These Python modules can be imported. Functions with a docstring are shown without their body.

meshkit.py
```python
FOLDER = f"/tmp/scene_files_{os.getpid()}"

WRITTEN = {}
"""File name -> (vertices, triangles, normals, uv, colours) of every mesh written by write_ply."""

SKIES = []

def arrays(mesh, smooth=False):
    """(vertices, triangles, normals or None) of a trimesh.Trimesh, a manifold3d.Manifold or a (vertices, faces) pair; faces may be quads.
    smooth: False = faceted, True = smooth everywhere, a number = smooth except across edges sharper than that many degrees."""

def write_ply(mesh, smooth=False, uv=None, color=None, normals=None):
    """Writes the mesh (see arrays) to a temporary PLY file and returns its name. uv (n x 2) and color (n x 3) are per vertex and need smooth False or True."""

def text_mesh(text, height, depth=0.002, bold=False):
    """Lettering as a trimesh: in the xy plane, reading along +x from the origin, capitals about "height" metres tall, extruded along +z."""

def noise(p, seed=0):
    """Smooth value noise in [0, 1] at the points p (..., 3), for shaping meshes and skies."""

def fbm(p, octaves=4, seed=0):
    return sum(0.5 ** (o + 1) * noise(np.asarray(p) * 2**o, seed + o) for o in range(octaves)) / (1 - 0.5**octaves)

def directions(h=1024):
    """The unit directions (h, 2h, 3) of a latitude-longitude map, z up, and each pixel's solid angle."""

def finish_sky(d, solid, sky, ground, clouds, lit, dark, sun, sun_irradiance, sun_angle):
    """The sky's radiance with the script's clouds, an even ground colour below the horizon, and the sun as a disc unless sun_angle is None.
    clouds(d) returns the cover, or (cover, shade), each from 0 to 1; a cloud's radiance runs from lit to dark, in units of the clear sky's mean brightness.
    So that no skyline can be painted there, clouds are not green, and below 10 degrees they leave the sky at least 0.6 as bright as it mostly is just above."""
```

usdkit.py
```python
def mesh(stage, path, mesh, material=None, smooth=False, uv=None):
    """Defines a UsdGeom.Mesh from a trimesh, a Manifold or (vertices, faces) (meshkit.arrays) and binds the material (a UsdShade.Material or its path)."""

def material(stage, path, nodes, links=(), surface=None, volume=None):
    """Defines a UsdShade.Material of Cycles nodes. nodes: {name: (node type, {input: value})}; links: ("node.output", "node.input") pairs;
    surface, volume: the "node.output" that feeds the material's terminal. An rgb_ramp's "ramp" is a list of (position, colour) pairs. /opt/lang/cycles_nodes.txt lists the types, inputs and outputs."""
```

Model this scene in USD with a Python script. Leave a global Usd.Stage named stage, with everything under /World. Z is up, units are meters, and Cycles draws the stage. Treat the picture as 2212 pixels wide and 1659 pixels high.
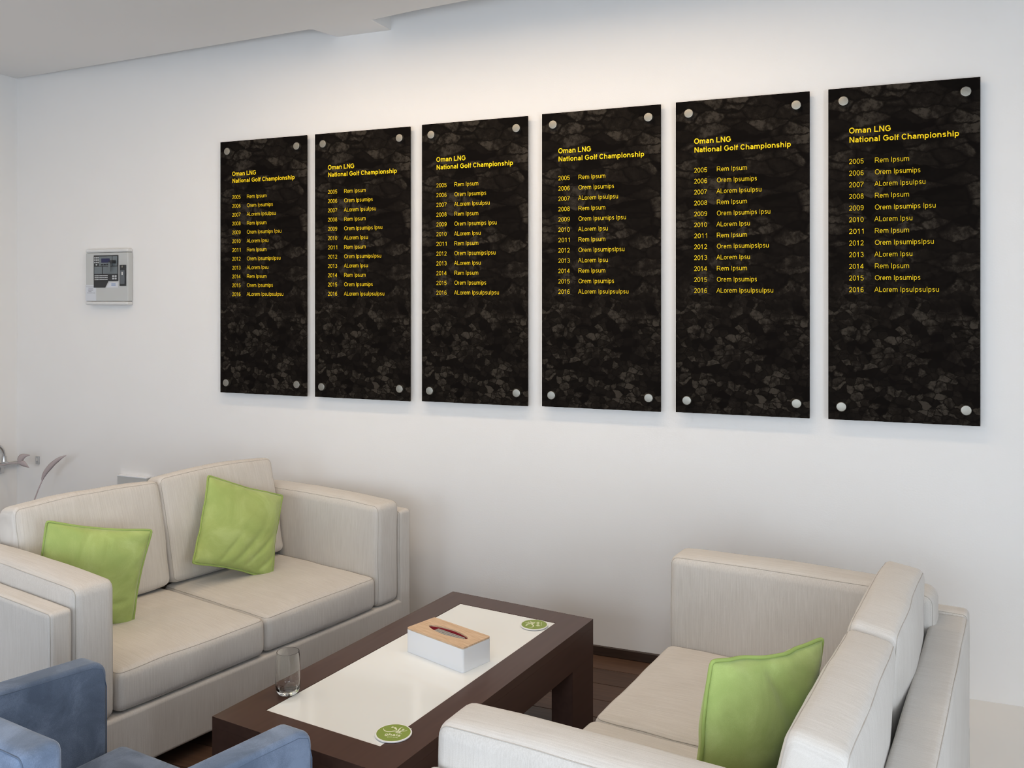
import math
import numpy as np
import trimesh
import manifold3d as m3
from shapely.geometry import Polygon, Point, LineString, box as sbox
from shapely import affinity, union_all
import usdkit, meshkit
from pxr import Usd, UsdGeom, UsdLux, UsdShade, Gf, Sdf

stage = Usd.Stage.CreateInMemory()
UsdGeom.SetStageUpAxis(stage, UsdGeom.Tokens.z)
UsdGeom.SetStageMetersPerUnit(stage, 1.0)
UsdGeom.Xform.Define(stage, '/World')
UsdGeom.Scope.Define(stage, '/World/Looks')

# ------------------------------------------------------------------ camera
CAM_YAW = 21.7806
cam = UsdGeom.Camera.Define(stage, '/World/camera')
cam.AddTranslateOp().Set(Gf.Vec3d(0, -3.8344, 1.6))
cam.AddRotateXYZOp().Set(Gf.Vec3f(90, 0, CAM_YAW))
cam.CreateHorizontalApertureAttr(36.0)
cam.CreateFocalLengthAttr(36.0 * 1900 / 2212)
cam.CreateVerticalApertureAttr(27.0)
cam.CreateVerticalApertureOffsetAttr(-181.5 / 2212 * 36)
cam.CreateClippingRangeAttr(Gf.Vec2f(0.05, 100))
cam.CreateExposureAttr(-0.06)

# ------------------------------------------------------------------ light: sky, windows, ceiling lamps
dome = UsdLux.DomeLight.Define(stage, '/World/sky_light')
dome.CreateIntensityAttr(1.0)
dome.CreateColorAttr(Gf.Vec3f(0.72, 0.84, 1.0))

def rect_light(name, loc, rot, w, h, inten, col):
    l = UsdLux.RectLight.Define(stage, '/World/' + name)
    l.AddTranslateOp().Set(Gf.Vec3d(*loc)); l.AddRotateXYZOp().Set(Gf.Vec3f(*rot))
    l.CreateWidthAttr(w); l.CreateHeightAttr(h); l.CreateIntensityAttr(inten); l.CreateColorAttr(Gf.Vec3f(*col))
    return l
# daylight in the window openings of the front wall, behind the camera, and of the right wall
rect_light('daylight_front', (-.4, -4.86, 1.25), (90, 0, 0), 1.8, 1.5, 3.3, (0.82, 0.91, 1.0))
rect_light('daylight_front_left', (-2.9, -4.86, 1.25), (90, 0, 0), 1.8, 1.5, 1.7, (0.82, 0.91, 1.0))
rect_light('daylight_right', (2.36, -4.0, 1.25), (90, 0, 90), 1.4, 1.5, 7.4, (0.80, 0.90, 1.0))

# ------------------------------------------------------------------ helpers
used = {}
def numbered(parent, name):
    k = used.get((parent, name), 0); used[(parent, name)] = k + 1
    return parent + '/' + (name if k == 0 else f'{name}_{k:03d}')
def data(p, label=None, cat=None, group=None, kind=None):
    for k, v in (('label', label), ('category', cat), ('group', group), ('kind', kind)):
        if v: p.SetCustomDataByKey(k, v)
    return p
def thing(name, label, cat, loc=(0, 0, 0), rotz=0, group=None):
    x = UsdGeom.Xform.Define(stage, numbered('/World', name))
    x.AddTranslateOp().Set(Gf.Vec3d(*map(float, loc)))
    if rotz: x.AddRotateZOp().Set(float(rotz))
    return data(x.GetPrim(), label, cat, group)
def obj(name, mesh, mat, parent=None, smooth=30, label=None, kind=None):
    path = numbered('/World' if parent is None else str(parent.GetPath()), name)
    p = usdkit.mesh(stage, path, mesh, mat, smooth=smooth).GetPrim()
    return data(p, label=label, kind=kind)
def struct(name, mesh, mat, smooth=False):
    return obj(name, mesh, mat, smooth=smooth, kind='structure')
def copy_of(root, loc, rotz, label, group=None):
    t = thing(root.GetName(), label, root.GetCustomData()['category'], loc, rotz, group)
    t.GetReferences().AddInternalReference(root.GetPath()); t.SetInstanceable(True)
    return t
def bx(x0, x1, y0, y1, z0, z1):
    m = trimesh.creation.box([x1 - x0, y1 - y0, z1 - z0]); m.apply_translation([(x0 + x1) / 2, (y0 + y1) / 2, (z0 + z1) / 2]); return m
def cat(*ms): return trimesh.util.concatenate(list(ms))
def moved(m, t=(0, 0, 0), R=None):
    m = m.copy()
    if R is not None: m.apply_transform(np.vstack([np.hstack([np.asarray(R), [[0], [0], [0]]]), [0, 0, 0, 1]]))
    m.apply_translation(t); return m
def ticks(h, r, k, n):
    c = np.tan(np.linspace(0, np.pi / 4, k + 1)) * 0 + np.linspace(0, 1, k + 1)
    e = h - r + r * np.sin(c * np.pi / 2) / 1.0
    inner = np.linspace(-(h - r), h - r, n + 1)
    return np.unique(np.round(np.r_[-e[::-1], inner, e], 7))
def rbox(hx, hy, hz, r, n=(6, 6, 3), k=4):
    """Box of half sizes hx, hy, hz about the origin with edges rounded to radius r, as one smooth closed mesh."""
    h = np.array([hx, hy, hz]); r = min(r, 0.98 * h.min()); t = [ticks(h[i], r, k, n[i]) for i in range(3)]
    V, Fc, base = [], [], 0
    for ax in range(3):
        a, b = (ax + 1) % 3, (ax + 2) % 3
        A, B = np.meshgrid(t[a], t[b], indexing='ij')
        for s in (-1, 1):
            P = np.zeros(A.shape + (3,)); P[..., a] = A; P[..., b] = B; P[..., ax] = s * h[ax]
            I = np.arange(A.size).reshape(A.shape) + base
            q = np.stack([I[:-1, :-1], I[1:, :-1], I[1:, 1:], I[:-1, 1:]], -1).reshape(-1, 4)
            if s < 0: q = q[:, ::-1]
            V.append(P.reshape(-1, 3)); Fc.append(q); base += A.size
    V = np.vstack(V); Fc = np.vstack(Fc)
    q = np.clip(V, -(h - r), h - r); d = V - q; V = q + r * d / np.linalg.norm(d, axis=1, keepdims=True)
    m = trimesh.Trimesh(V, np.vstack([Fc[:, [0, 1, 2]], Fc[:, [0, 2, 3]]]), process=False)
    m.merge_vertices(digits_vertex=6); m.update_faces(m.nondegenerate_faces()); return m
def rim(hx, hy, hz, r, ax, s, ang=45, n=14, k=6):
    """Closed path on the rounded edge of rbox around the face (axis ax, side s)."""
    h = np.array([hx, hy, hz]); r = min(r, 0.98 * h.min()); a, b = (ax + 1) % 3, (ax + 2) % 3
    ca, sa = math.cos(math.radians(ang)), math.sin(math.radians(ang)); pts = []
    cs = [(1, 1), (-1, 1), (-1, -1), (1, -1)]
    for i, (u, v) in enumerate(cs):
        for j in range(k + 1):
            f = i * np.pi / 2 + j / k * np.pi / 2
            p = np.zeros(3); p[a] = u * (h[a] - r) + r * ca * math.cos(f); p[b] = v * (h[b] - r) + r * ca * math.sin(f); p[ax] = s * (h[ax] - r + r * sa); pts.append(p)
        nu, nv = cs[(i + 1) % 4]; q0 = pts[-1].copy(); q1 = q0.copy()
        q1[a] += (nu - u) * (h[a] - r); q1[b] += (nv - v) * (h[b] - r)
        for j in range(1, n): pts.append(q0 + (q1 - q0) * j / n)
    return np.array(pts)
def tube(path, rad, sides=8, closed=True):
    p = np.asarray(path, float); N = len(p)
    t = (np.roll(p, -1, 0) - np.roll(p, 1, 0)) if closed else np.gradient(p, axis=0)
    t /= np.linalg.norm(t, axis=1, keepdims=True) + 1e-12
    up = np.array([0, 0, 1.0]) if abs(t[0][2]) < .9 else np.array([1.0, 0, 0]); a = np.cross(t[0], up); a /= np.linalg.norm(a); A = []
    for i in range(N):
        a = a - t[i] * (a @ t[i]); a /= np.linalg.norm(a); A.append(a)
    A = np.array(A); B = np.cross(t, A); f = np.linspace(0, 2 * np.pi, sides, endpoint=False); rad = np.broadcast_to(rad, N)
    V = (p[:, None] + rad[:, None, None] * (A[:, None] * np.cos(f)[None, :, None] + B[:, None] * np.sin(f)[None, :, None])).reshape(-1, 3); Fc = []
    for i in range(N if closed else N - 1):
        j = (i + 1) % N
        for k in range(sides):
            l = (k + 1) % sides; Fc += [[i * sides + k, i * sides + l, j * sides + l], [i * sides + k, j * sides + l, j * sides + k]]
    V = list(V)
    if not closed:
        for i, rev in ((0, 1), (N - 1, 0)):
            c = len(V); V.append(p[i])
            for k in range(sides):
                l = (k + 1) % sides; tri = [c, i * sides + k, i * sides + l]; Fc.append(tri[::-1] if rev else tri)
    return trimesh.Trimesh(np.array(V), np.array(Fc), process=False)
def lathe(prof, n=48):
    p = np.asarray(prof, float); f = np.linspace(0, 2 * np.pi, n, endpoint=False); V = np.stack([p[:, None, 0] * np.cos(f), p[:, None, 0] * np.sin(f), np.repeat(p[:, 1:2], n, 1)], -1).reshape(-1, 3); Fc = []
    for i in range(len(p) - 1):
        for k in range(n):
            l = (k + 1) % n; Fc += [[i * n + k, i * n + l, (i + 1) * n + l], [i * n + k, (i + 1) * n + l, (i + 1) * n + k]]
    m = trimesh.Trimesh(V, Fc, process=False); m.merge_vertices(digits_vertex=7); m.update_faces(m.nondegenerate_faces()); return m
def extrude(poly, h): return trimesh.creation.extrude_polygon(poly, h, engine='earcut')
def wob(P, scale, amp, seed):
    """Smooth 3-D wobble for soft goods."""
    P = np.asarray(P); return np.stack([meshkit.fbm(P * scale + 11.3 * i, 3, seed + i) - .5 for i in range(3)], -1) * 2 * amp
def cyl(r, h, n=32, axis='z'):
    m = trimesh.creation.cylinder(r, h, sections=n)
    if axis == 'y': m.apply_transform(trimesh.transformations.rotation_matrix(np.pi / 2, [1, 0, 0]))
    if axis == 'x': m.apply_transform(trimesh.transformations.rotation_matrix(np.pi / 2, [0, 1, 0]))
    return m

# ------------------------------------------------------------------ plain grotesque lettering drawn from strokes (capitals 1 high)
ADV = {'O': 1.087, 'm': 1.164, 'L': .777, 'N': 1.009, 'G': 1.087, 't': .388, 'i': .31, 'l': .31, 'f': .388, 'C': 1.009, 's': .698, 'R': 1.009, 'I': .388, 'A': .932, 'r': .465, ' ': .388, 'c': .698}
ADVB = {'m': 1.242, 'n': .853, 'L': .853, 't': .465, 'i': .388, 'o': .853, 'l': .388, 'f': .465, 'h': .853, 'p': .853, 's': .777, 'g': .853, 'u': .853}
def glyph(ch, bold):
    w = .180 if bold else .106; a = (ADVB.get(ch) if bold else None) or ADV.get(ch, .777); h = w / 2
    xh, cap, de = .725, 1.0, -.285; sb = .075 if bold else .09
    def el(cx, cy, rx, ry, a0, a1, n=20): f = np.radians(np.linspace(a0, a1, n)); return np.column_stack([cx + rx * np.cos(f), cy + ry * np.sin(f)])
    def st(*p): return LineString(np.vstack([np.atleast_2d(q) for q in p])).buffer(h, cap_style='flat', join_style='mitre', mitre_limit=3)
    def ring(cx, cy, rx, ry): return affinity.scale(Point(cx, cy).buffer(1, 16), rx + h, ry + h).difference(affinity.scale(Point(cx, cy).buffer(1, 16), rx - h, ry - h))
    l, r = sb + h, a - sb - h; m = (l + r) / 2; rx = (r - l) / 2; top = xh - h + .012; bot = h - .012; ry = (top - bot) / 2; cy = (top + bot) / 2
    T, B = cap - h + .015, h - .015; RY, CY = (T - B) / 2, (T + B) / 2
    if ch == 'O': return ring(a / 2, CY, a / 2 - .05 - h, RY)
    if ch in 'CG':
        R_ = a / 2 - .05 - h; c = a / 2 + .01
        p = [st(el(c, CY, R_, RY, 38, 322 if ch == 'C' else 330, 34))]
        if ch == 'G': p += [st((c + R_ * .93, CY - .30), (c + R_ * .93, CY - .02), (c + .06, CY - .02))]
        return union_all(p)
    if ch == 'L': return st((l, cap), (l, h), (a - .06, h))
    if ch == 'N': return union_all([st((l, 0), (l, cap)), st((r, 0), (r, cap)), Polygon([(l - h, cap), (l + h * 1.15, cap), (r + h, 0), (r - h * 1.15, 0)])])
    if ch == 'A': return union_all([Polygon([(0.01, 0), (.01 + w * 1.08, 0), (a / 2 + h * .62, cap), (a / 2 - h * 1.05, cap)]), Polygon([(a - .01, 0), (a - .01 - w * 1.08, 0), (a / 2 - h * .62, cap), (a / 2 + h * 1.05, cap)]), st((a * .24, .36), (a * .76, .36))])
    if ch == 'I': return st((a / 2, 0), (a / 2, cap))
    if ch == 'R':
        y1, y0 = cap - h, .47; rr = (y1 - y0) / 2
        return union_all([st((l, 0), (l, cap)), st((l, y1), (r - rr - .03, y1), el(r - rr - .03, (y1 + y0) / 2, rr, rr, 85, -85, 14), (l, y0)), Polygon([(m - .02, y0), (m + w * .85, y0 + .02), (a - .0, 0), (a - w * 1.15, 0)])])
    if ch == 'i': return union_all([st((a / 2, 0), (a / 2, xh)), st((a / 2, cap - w * 1.1), (a / 2, cap))])
    if ch == 'l': return st((a / 2, 0), (a / 2, cap))
    if ch == 't': x = a * .42; return union_all([st((x, .95), (x, .2), el(x + .13, .2, .13, .2 - B, 190, 285, 8)), st((.0, xh - h), (a - .01, xh - h))])
    if ch == 'f': x = a * .44; return union_all([st((x, 0), (x, cap - .2), el(x + .15, cap - .2, .15, .2 - h, 172, 80, 8)), st((.0, xh - h), (a - .01, xh - h))])
    if ch == 'r': return union_all([st((l, 0), (l, xh)), st(el(l + .19, xh - .30, .19, .30 - h, 165, 78, 10))])
    def arch(x0, x1): q = (x1 - x0) / 2; return st((x0, .12), el((x0 + x1) / 2, top - min(.26, q * 1.1), q, min(.26, q * 1.1), 165, 0, 16), (x1, 0))
    if ch == 'n': return union_all([st((l, 0), (l, xh)), arch(l, r)])
    if ch == 'h': return union_all([st((l, 0), (l, cap)), arch(l, r)])
    if ch == 'm': return union_all([st((l, 0), (l, xh)), arch(l, m), arch(m, r)])
    if ch == 'u': q = min(.26, rx * 1.1); return union_all([st((r, 0), (r, xh)), st((l, xh), el(m, bot + q, rx, q, 180, 345, 16), (r, xh - .12))])
    if ch == 'o': return ring(a / 2, cy, rx + .02, ry)
    if ch == 'p': return union_all([st((l, de), (l, xh)), ring(m, cy, rx, ry)])
    if ch == 'b': return union_all([st((l, 0), (l, cap)), ring(m, cy, rx, ry)])
    if ch == 'c': return st(el(m + .03, cy, rx + .02, ry, 45, 315, 26))
    if ch == 'g': return union_all([st((r, xh), (r, -.05), el(m, -.05, rx, -de - .05 - h * .3, 0, -150, 14)), ring(m, cy, rx, ry)])
    if ch == 'e': return union_all([st((l + .01, cy), (r + .02, cy), el(m, cy, rx + .01, ry, 5, 318, 30))])
    if ch == 'a': return union_all([st(el(m - .01, top - .2, rx - .01, .2, 155, 0, 12), (r - .01, 0)), st(el(m - .02, .215, rx - .01, .215 - bot, 95, 270, 16), el(m - .02, bot + .21, rx - .01 + .02, .21, -90, -5, 8)), st((m - .04, .43), (r, .46))])
    if ch == 's': return st(el(m + .0, top - ry / 2, rx * .92, ry / 2, 25, 220, 16), el(m + .0, bot + ry / 2, rx * .95, ry / 2, 40, -155, 16))
    if ch in '0': return ring(a / 2, CY, .27, RY)
    if ch == '1': return union_all([st((a * .52, 0), (a * .52, cap)), Polygon([(a * .52 - h, cap), (a * .52 + h, cap), (a * .52, cap - .16), (.14, .70), (.14, .70 + w * 1.05)])])
    if ch == '2': return union_all([st(el(a / 2, T - .27, .245, .27, 165, -35, 18), (.13 + h * .3, h)), st((.07, h), (.70, h))])
    if ch == '3': return union_all([st(el(a / 2 - .02, T - .215, .225, .215, 160, -85, 16)), st(el(a / 2 - .02, B + .255, .255, .255, 95, -165, 18))])
    if ch == '4': return union_all([st((.555, 0), (.555, cap)), st((.03, .29), (.74, .29)), Polygon([(.05, .24), (.05 + w * .8, .24), (.60, cap - .06), (.60, cap), (.51, cap), (.03, .33)])])
    if ch == '5': return union_all([st((.66, cap - h), (.20, cap - h)), Polygon([(.15, cap), (.15 + w, cap), (.09 + w, .45), (.085, .45)]), st(el(a / 2 - .01, B + .275, .265, .275, 140, -160, 22))])
    if ch == '6': return union_all([ring(a / 2 + .01, B + .265, .25, .265), st(el(a / 2 + .03, CY, .27, RY, 42, 190, 20))])
    if ch == '7': return union_all([st((.07, cap - h), (.70, cap - h)), st((.665, cap - w * .8), el(.80, .0, .51, .78, 108, 178, 10))])
    if ch == '8': return union_all([ring(a / 2, T - .205, .205, .205), ring(a / 2, B + .255, .25, .255)])
    if ch == '9': return affinity.rotate(union_all([ring(a / 2 + .01, B + .265, .25, .265), st(el(a / 2 + .03, CY, .27, RY, 42, 190, 20))]), 180, origin=(a / 2, CY))
def text(s, h, depth, bold, width=None):
    """Lettering in the xy plane from the origin, capitals h high, stretched to the given width."""
    x, out = 0.0, []
    for c in s:
        if c != ' ': out.append(affinity.translate(glyph(c, bold).simplify(.004), x, 0))
        x += (ADVB.get(c) if bold else None) or ADV.get(c, .777)
    g = union_all(out); b = g.bounds; k = h if width is None else width / (b[2] - b[0])
    g = affinity.scale(affinity.translate(g, -b[0], 0), k, h, origin=(0, 0))
    return cat(*[extrude(q, depth) for q in getattr(g, 'geoms', [g])])

# ------------------------------------------------------------------ materials
def L(n): return '/World/Looks/' + n
def plain(name, col, rough=.5, **kw):
    return usdkit.material(stage, L(name), {'p': ('principled_bsdf', dict(base_color=col, roughness=rough, **kw))}, surface='p.BSDF')
def painted(name, c0, c1, scale=3.0, rough=.85):
    return usdkit.material(stage, L(name), {
        'g': ('geometry', {}), 'n': ('noise_texture', dict(scale=scale, detail=4.0, roughness=.6)), 'm': ('mix_color', dict(a=c0, b=c1)),
        'n2': ('noise_texture', dict(scale=140.0, detail=2.0)), 'b': ('bump', dict(strength=.06, distance=.004)), 'p': ('principled_bsdf', dict(roughness=rough, specular_ior_level=.25))},
        [('g.position', 'n.vector'), ('n.fac', 'm.fac'), ('m.result', 'p.base_color'), ('g.position', 'n2.vector'), ('n2.fac', 'b.height'), ('b.normal', 'p.normal')], surface='p.BSDF')
WALL = painted('white_wall_paint', (.80, .785, .765), (.825, .81, .79))
PLAT = painted('platform_paint', (.73, .72, .70), (.76, .75, .73))
CEIL = painted('ceiling_paint', (.80, .785, .76), (.82, .80, .78))
def fabric(name, dark, lite, sheen=.25, streak=1.0, m1=(340, 340, 9)):
    """Woven linen: slubby threads, upright on sides and running front to back on tops."""
    return usdkit.material(stage, L(name), {
        'c': ('texture_coordinate', {}), 'g': ('geometry', {}), 'sx': ('separate_xyz', {}), 'ab': ('math', dict(math_type='absolute')), 'gt': ('map_range', dict(from_min=.62, from_max=.8, clamp=True)),
        'm1': ('mapping', dict(scale=m1)), 'm2': ('mapping', dict(scale=(340, 8, 90))),
        'n1': ('noise_texture', dict(scale=1.0, detail=2.0, roughness=.6)), 'n2': ('noise_texture', dict(scale=1.0, detail=2.0, roughness=.6)), 'mx': ('mix_float', {}),
        'n3': ('noise_texture', dict(scale=620.0, detail=1.0)), 'n4': ('noise_texture', dict(scale=5.0, detail=3.0)),
        'k1': ('math', dict(math_type='multiply_add', value2=.55 * streak, value3=.0)), 'k2': ('math', dict(math_type='multiply_add', value2=.35)), 'k3': ('math', dict(math_type='multiply_add', value2=.30)),
        'r': ('rgb_ramp', dict(ramp=[(.30, dark), (.86, lite)])), 'b': ('bump', dict(strength=.22, distance=.002)),
        'p': ('principled_bsdf', dict(roughness=.9, specular_ior_level=.15, sheen_weight=sheen, sheen_roughness=.5, sheen_tint=(.9, .88, .85)))},
        [('g.normal', 'sx.vector'), ('sx.z', 'ab.value1'), ('ab.value', 'gt.value'), ('c.object', 'm1.vector'), ('c.object', 'm2.vector'), ('m1.vector', 'n1.vector'), ('m2.vector', 'n2.vector'),
         ('gt.result', 'mx.fac'), ('n1.fac', 'mx.a'), ('n2.fac', 'mx.b'), ('c.object', 'n3.vector'), ('c.object', 'n4.vector'), ('mx.result', 'k1.value1'), ('n3.fac', 'k2.value1'), ('k1.value', 'k2.value3'),
         ('n4.fac', 'k3.value1'), ('k2.value', 'k3.value3'), ('k3.value', 'r.fac'), ('r.color', 'p.base_color'), ('k2.value', 'b.height'), ('b.normal', 'p.normal')], surface='p.BSDF')
LINEN = fabric('beige_linen', (.50, .462, .418), (.69, .655, .612))
LINEN_BACK = fabric('beige_linen_back', (.50, .462, .418), (.69, .655, .612), m1=(340, 4, 9))
SEAM = plain('seam_thread', (.47, .435, .39), .9)
def suede(name, a, b, c):
    return usdkit.material(stage, L(name), {
        'c': ('texture_coordinate', {}), 'n1': ('noise_texture', dict(scale=7.0, detail=4.0, roughness=.62, distortion=.7)), 'n2': ('noise_texture', dict(scale=420.0, detail=1.0)),
        'r': ('rgb_ramp', dict(ramp=[(.36, a), (.5, b), (.64, c)])), 'k': ('math', dict(math_type='multiply_add', value2=.16, value3=-.08)), 'ad': ('math', dict(math_type='add')),
        'b': ('bump', dict(strength=.12, distance=.002)), 'p': ('principled_bsdf', dict(roughness=.85, specular_ior_level=.15, sheen_weight=.35, sheen_roughness=.4))},
        [('c.object', 'n1.vector'), ('c.object', 'n2.vector'), ('n2.fac', 'k.value1'), ('n1.fac', 'ad.value1'), ('k.value', 'ad.value2'), ('ad.value', 'r.fac'), ('r.color', 'p.base_color'), ('n2.fac', 'b.height'), ('b.normal', 'p.normal')], surface='p.BSDF')
BLUE = suede('blue_suede', (.105, .140, .205), (.140, .182, .260), (.205, .262, .370))
GREEN = suede('lime_suede', (.345, .435, .135), (.385, .475, .155), (.44, .535, .195))
PIPE = plain('lime_piping', (.31, .41, .11), .85)
def wood(name, a, b, rough, grain=(6, 60, 60), coat=0.0, spec=.5):
    return usdkit.material(stage, L(name), {
        'c': ('texture_coordinate', {}), 'm': ('mapping', dict(scale=grain)), 'n': ('noise_texture', dict(scale=1.0, detail=5.0, roughness=.6, distortion=.6)), 'r': ('rgb_ramp', dict(ramp=[(.3, a), (.7, b)])),
        'b': ('bump', dict(strength=.05, distance=.001)), 'p': ('principled_bsdf', dict(roughness=rough, coat_weight=coat, coat_roughness=.12, specular_ior_level=spec))},
        [('c.object', 'm.vector'), ('m.vector', 'n.vector'), ('n.fac', 'r.fac'), ('r.color', 'p.base_color'), ('n.fac', 'b.height'), ('b.normal', 'p.normal')], surface='p.BSDF')
TABLE = wood('brown_lacquered_wood', (.074, .040, .031), (.088, .048, .037), .3, (40, 3, 40), spec=.22)
PLANK = [wood(f'dark_floor_wood_{i}', a, b, .38, (5, 70, 70), spec=.3) for i, (a, b) in enumerate((((.060, .031, .020), (.10, .054, .035)), ((.048, .025, .016), (.084, .045, .029)), ((.074, .039, .025), (.118, .066, .042))))]
SKIRT = wood('dark_skirting_wood', (.028, .016, .011), (.05, .029, .02), .4, (5, 70, 70))
BIRCH = wood('light_ash_wood', (.56, .36, .21), (.76, .56, .38), .5, (14, 170, 60))
WHITEGLASS = plain('white_back_painted_glass', (.85, .87, .86), .08, specular_ior_level=.5)
WHITE = plain('white_lacquer', (.86, .87, .89), .35)
RED = plain('red_liner', (.45, .035, .05), .5)
TISSUE = usdkit.material(stage, L('grey_check_pack'), {'c': ('texture_coordinate', {}), 'k': ('brick_texture', dict(scale=1.0, offset=0.0, color1=(.20, .195, .185), color2=(.25, .24, .23), mortar=(.42, .41, .39), mortar_size=.0011, brick_width=.013, row_height=.009)), 'p': ('principled_bsdf', dict(roughness=.5))},
    [('c.object', 'k.vector'), ('k.color', 'p.base_color')], surface='p.BSDF')
NICKEL = plain('brushed_nickel', (.30, .287, .25), .42, metallic=1.0)
CHROME = plain('dull_chrome', (.62, .62, .62), .3, metallic=1.0)
YELLOW = plain('yellow_print', (.93, .66, .012), .6, specular_ior_level=.1)
GLASS = plain('clear_glass', (.97, .98, .97), 0.0, transmission_weight=1.0, ior=1.47)
COASTG = plain('olive_green_print', (.235, .32, .05), .5)
COASTW = plain('coaster_white', (.84, .84, .84), .5)
LOGO = plain('pale_cream_print', (.78, .80, .58), .5)
PGREY = plain('light_grey_enclosure', (.50, .51, .50), .45)
PGREY2 = plain('pale_grey_rail', (.66, .66, .65), .45)
PDARK = plain('slate_membrane', (.10, .115, .13), .4)
PBLACK = plain('black_plastic', (.02, .022, .025), .4)
PBTN = plain('grey_button', (.48, .50, .51), .5)
PPANE = plain('grey_membrane_window', (.145, .17, .18), .4)
LCD = plain('dark_blue_display', (.012, .014, .07), .25)
PAPER = plain('notice_paper', (.60, .62, .66), .7)
INKB = plain('blue_ink', (.30, .38, .55), .7)
INKG = plain('grey_ink', (.25, .25, .27), .7)
LEAF = plain('dusky_pink_leaf', (.46, .39, .39), .6)
POT = plain('grey_pot', (.4, .4, .4), .6)
SOCK = plain('socket_grey', (.45, .46, .47), .5)
FOOT = plain('dark_foot', (.03, .025, .022), .5)
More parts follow.
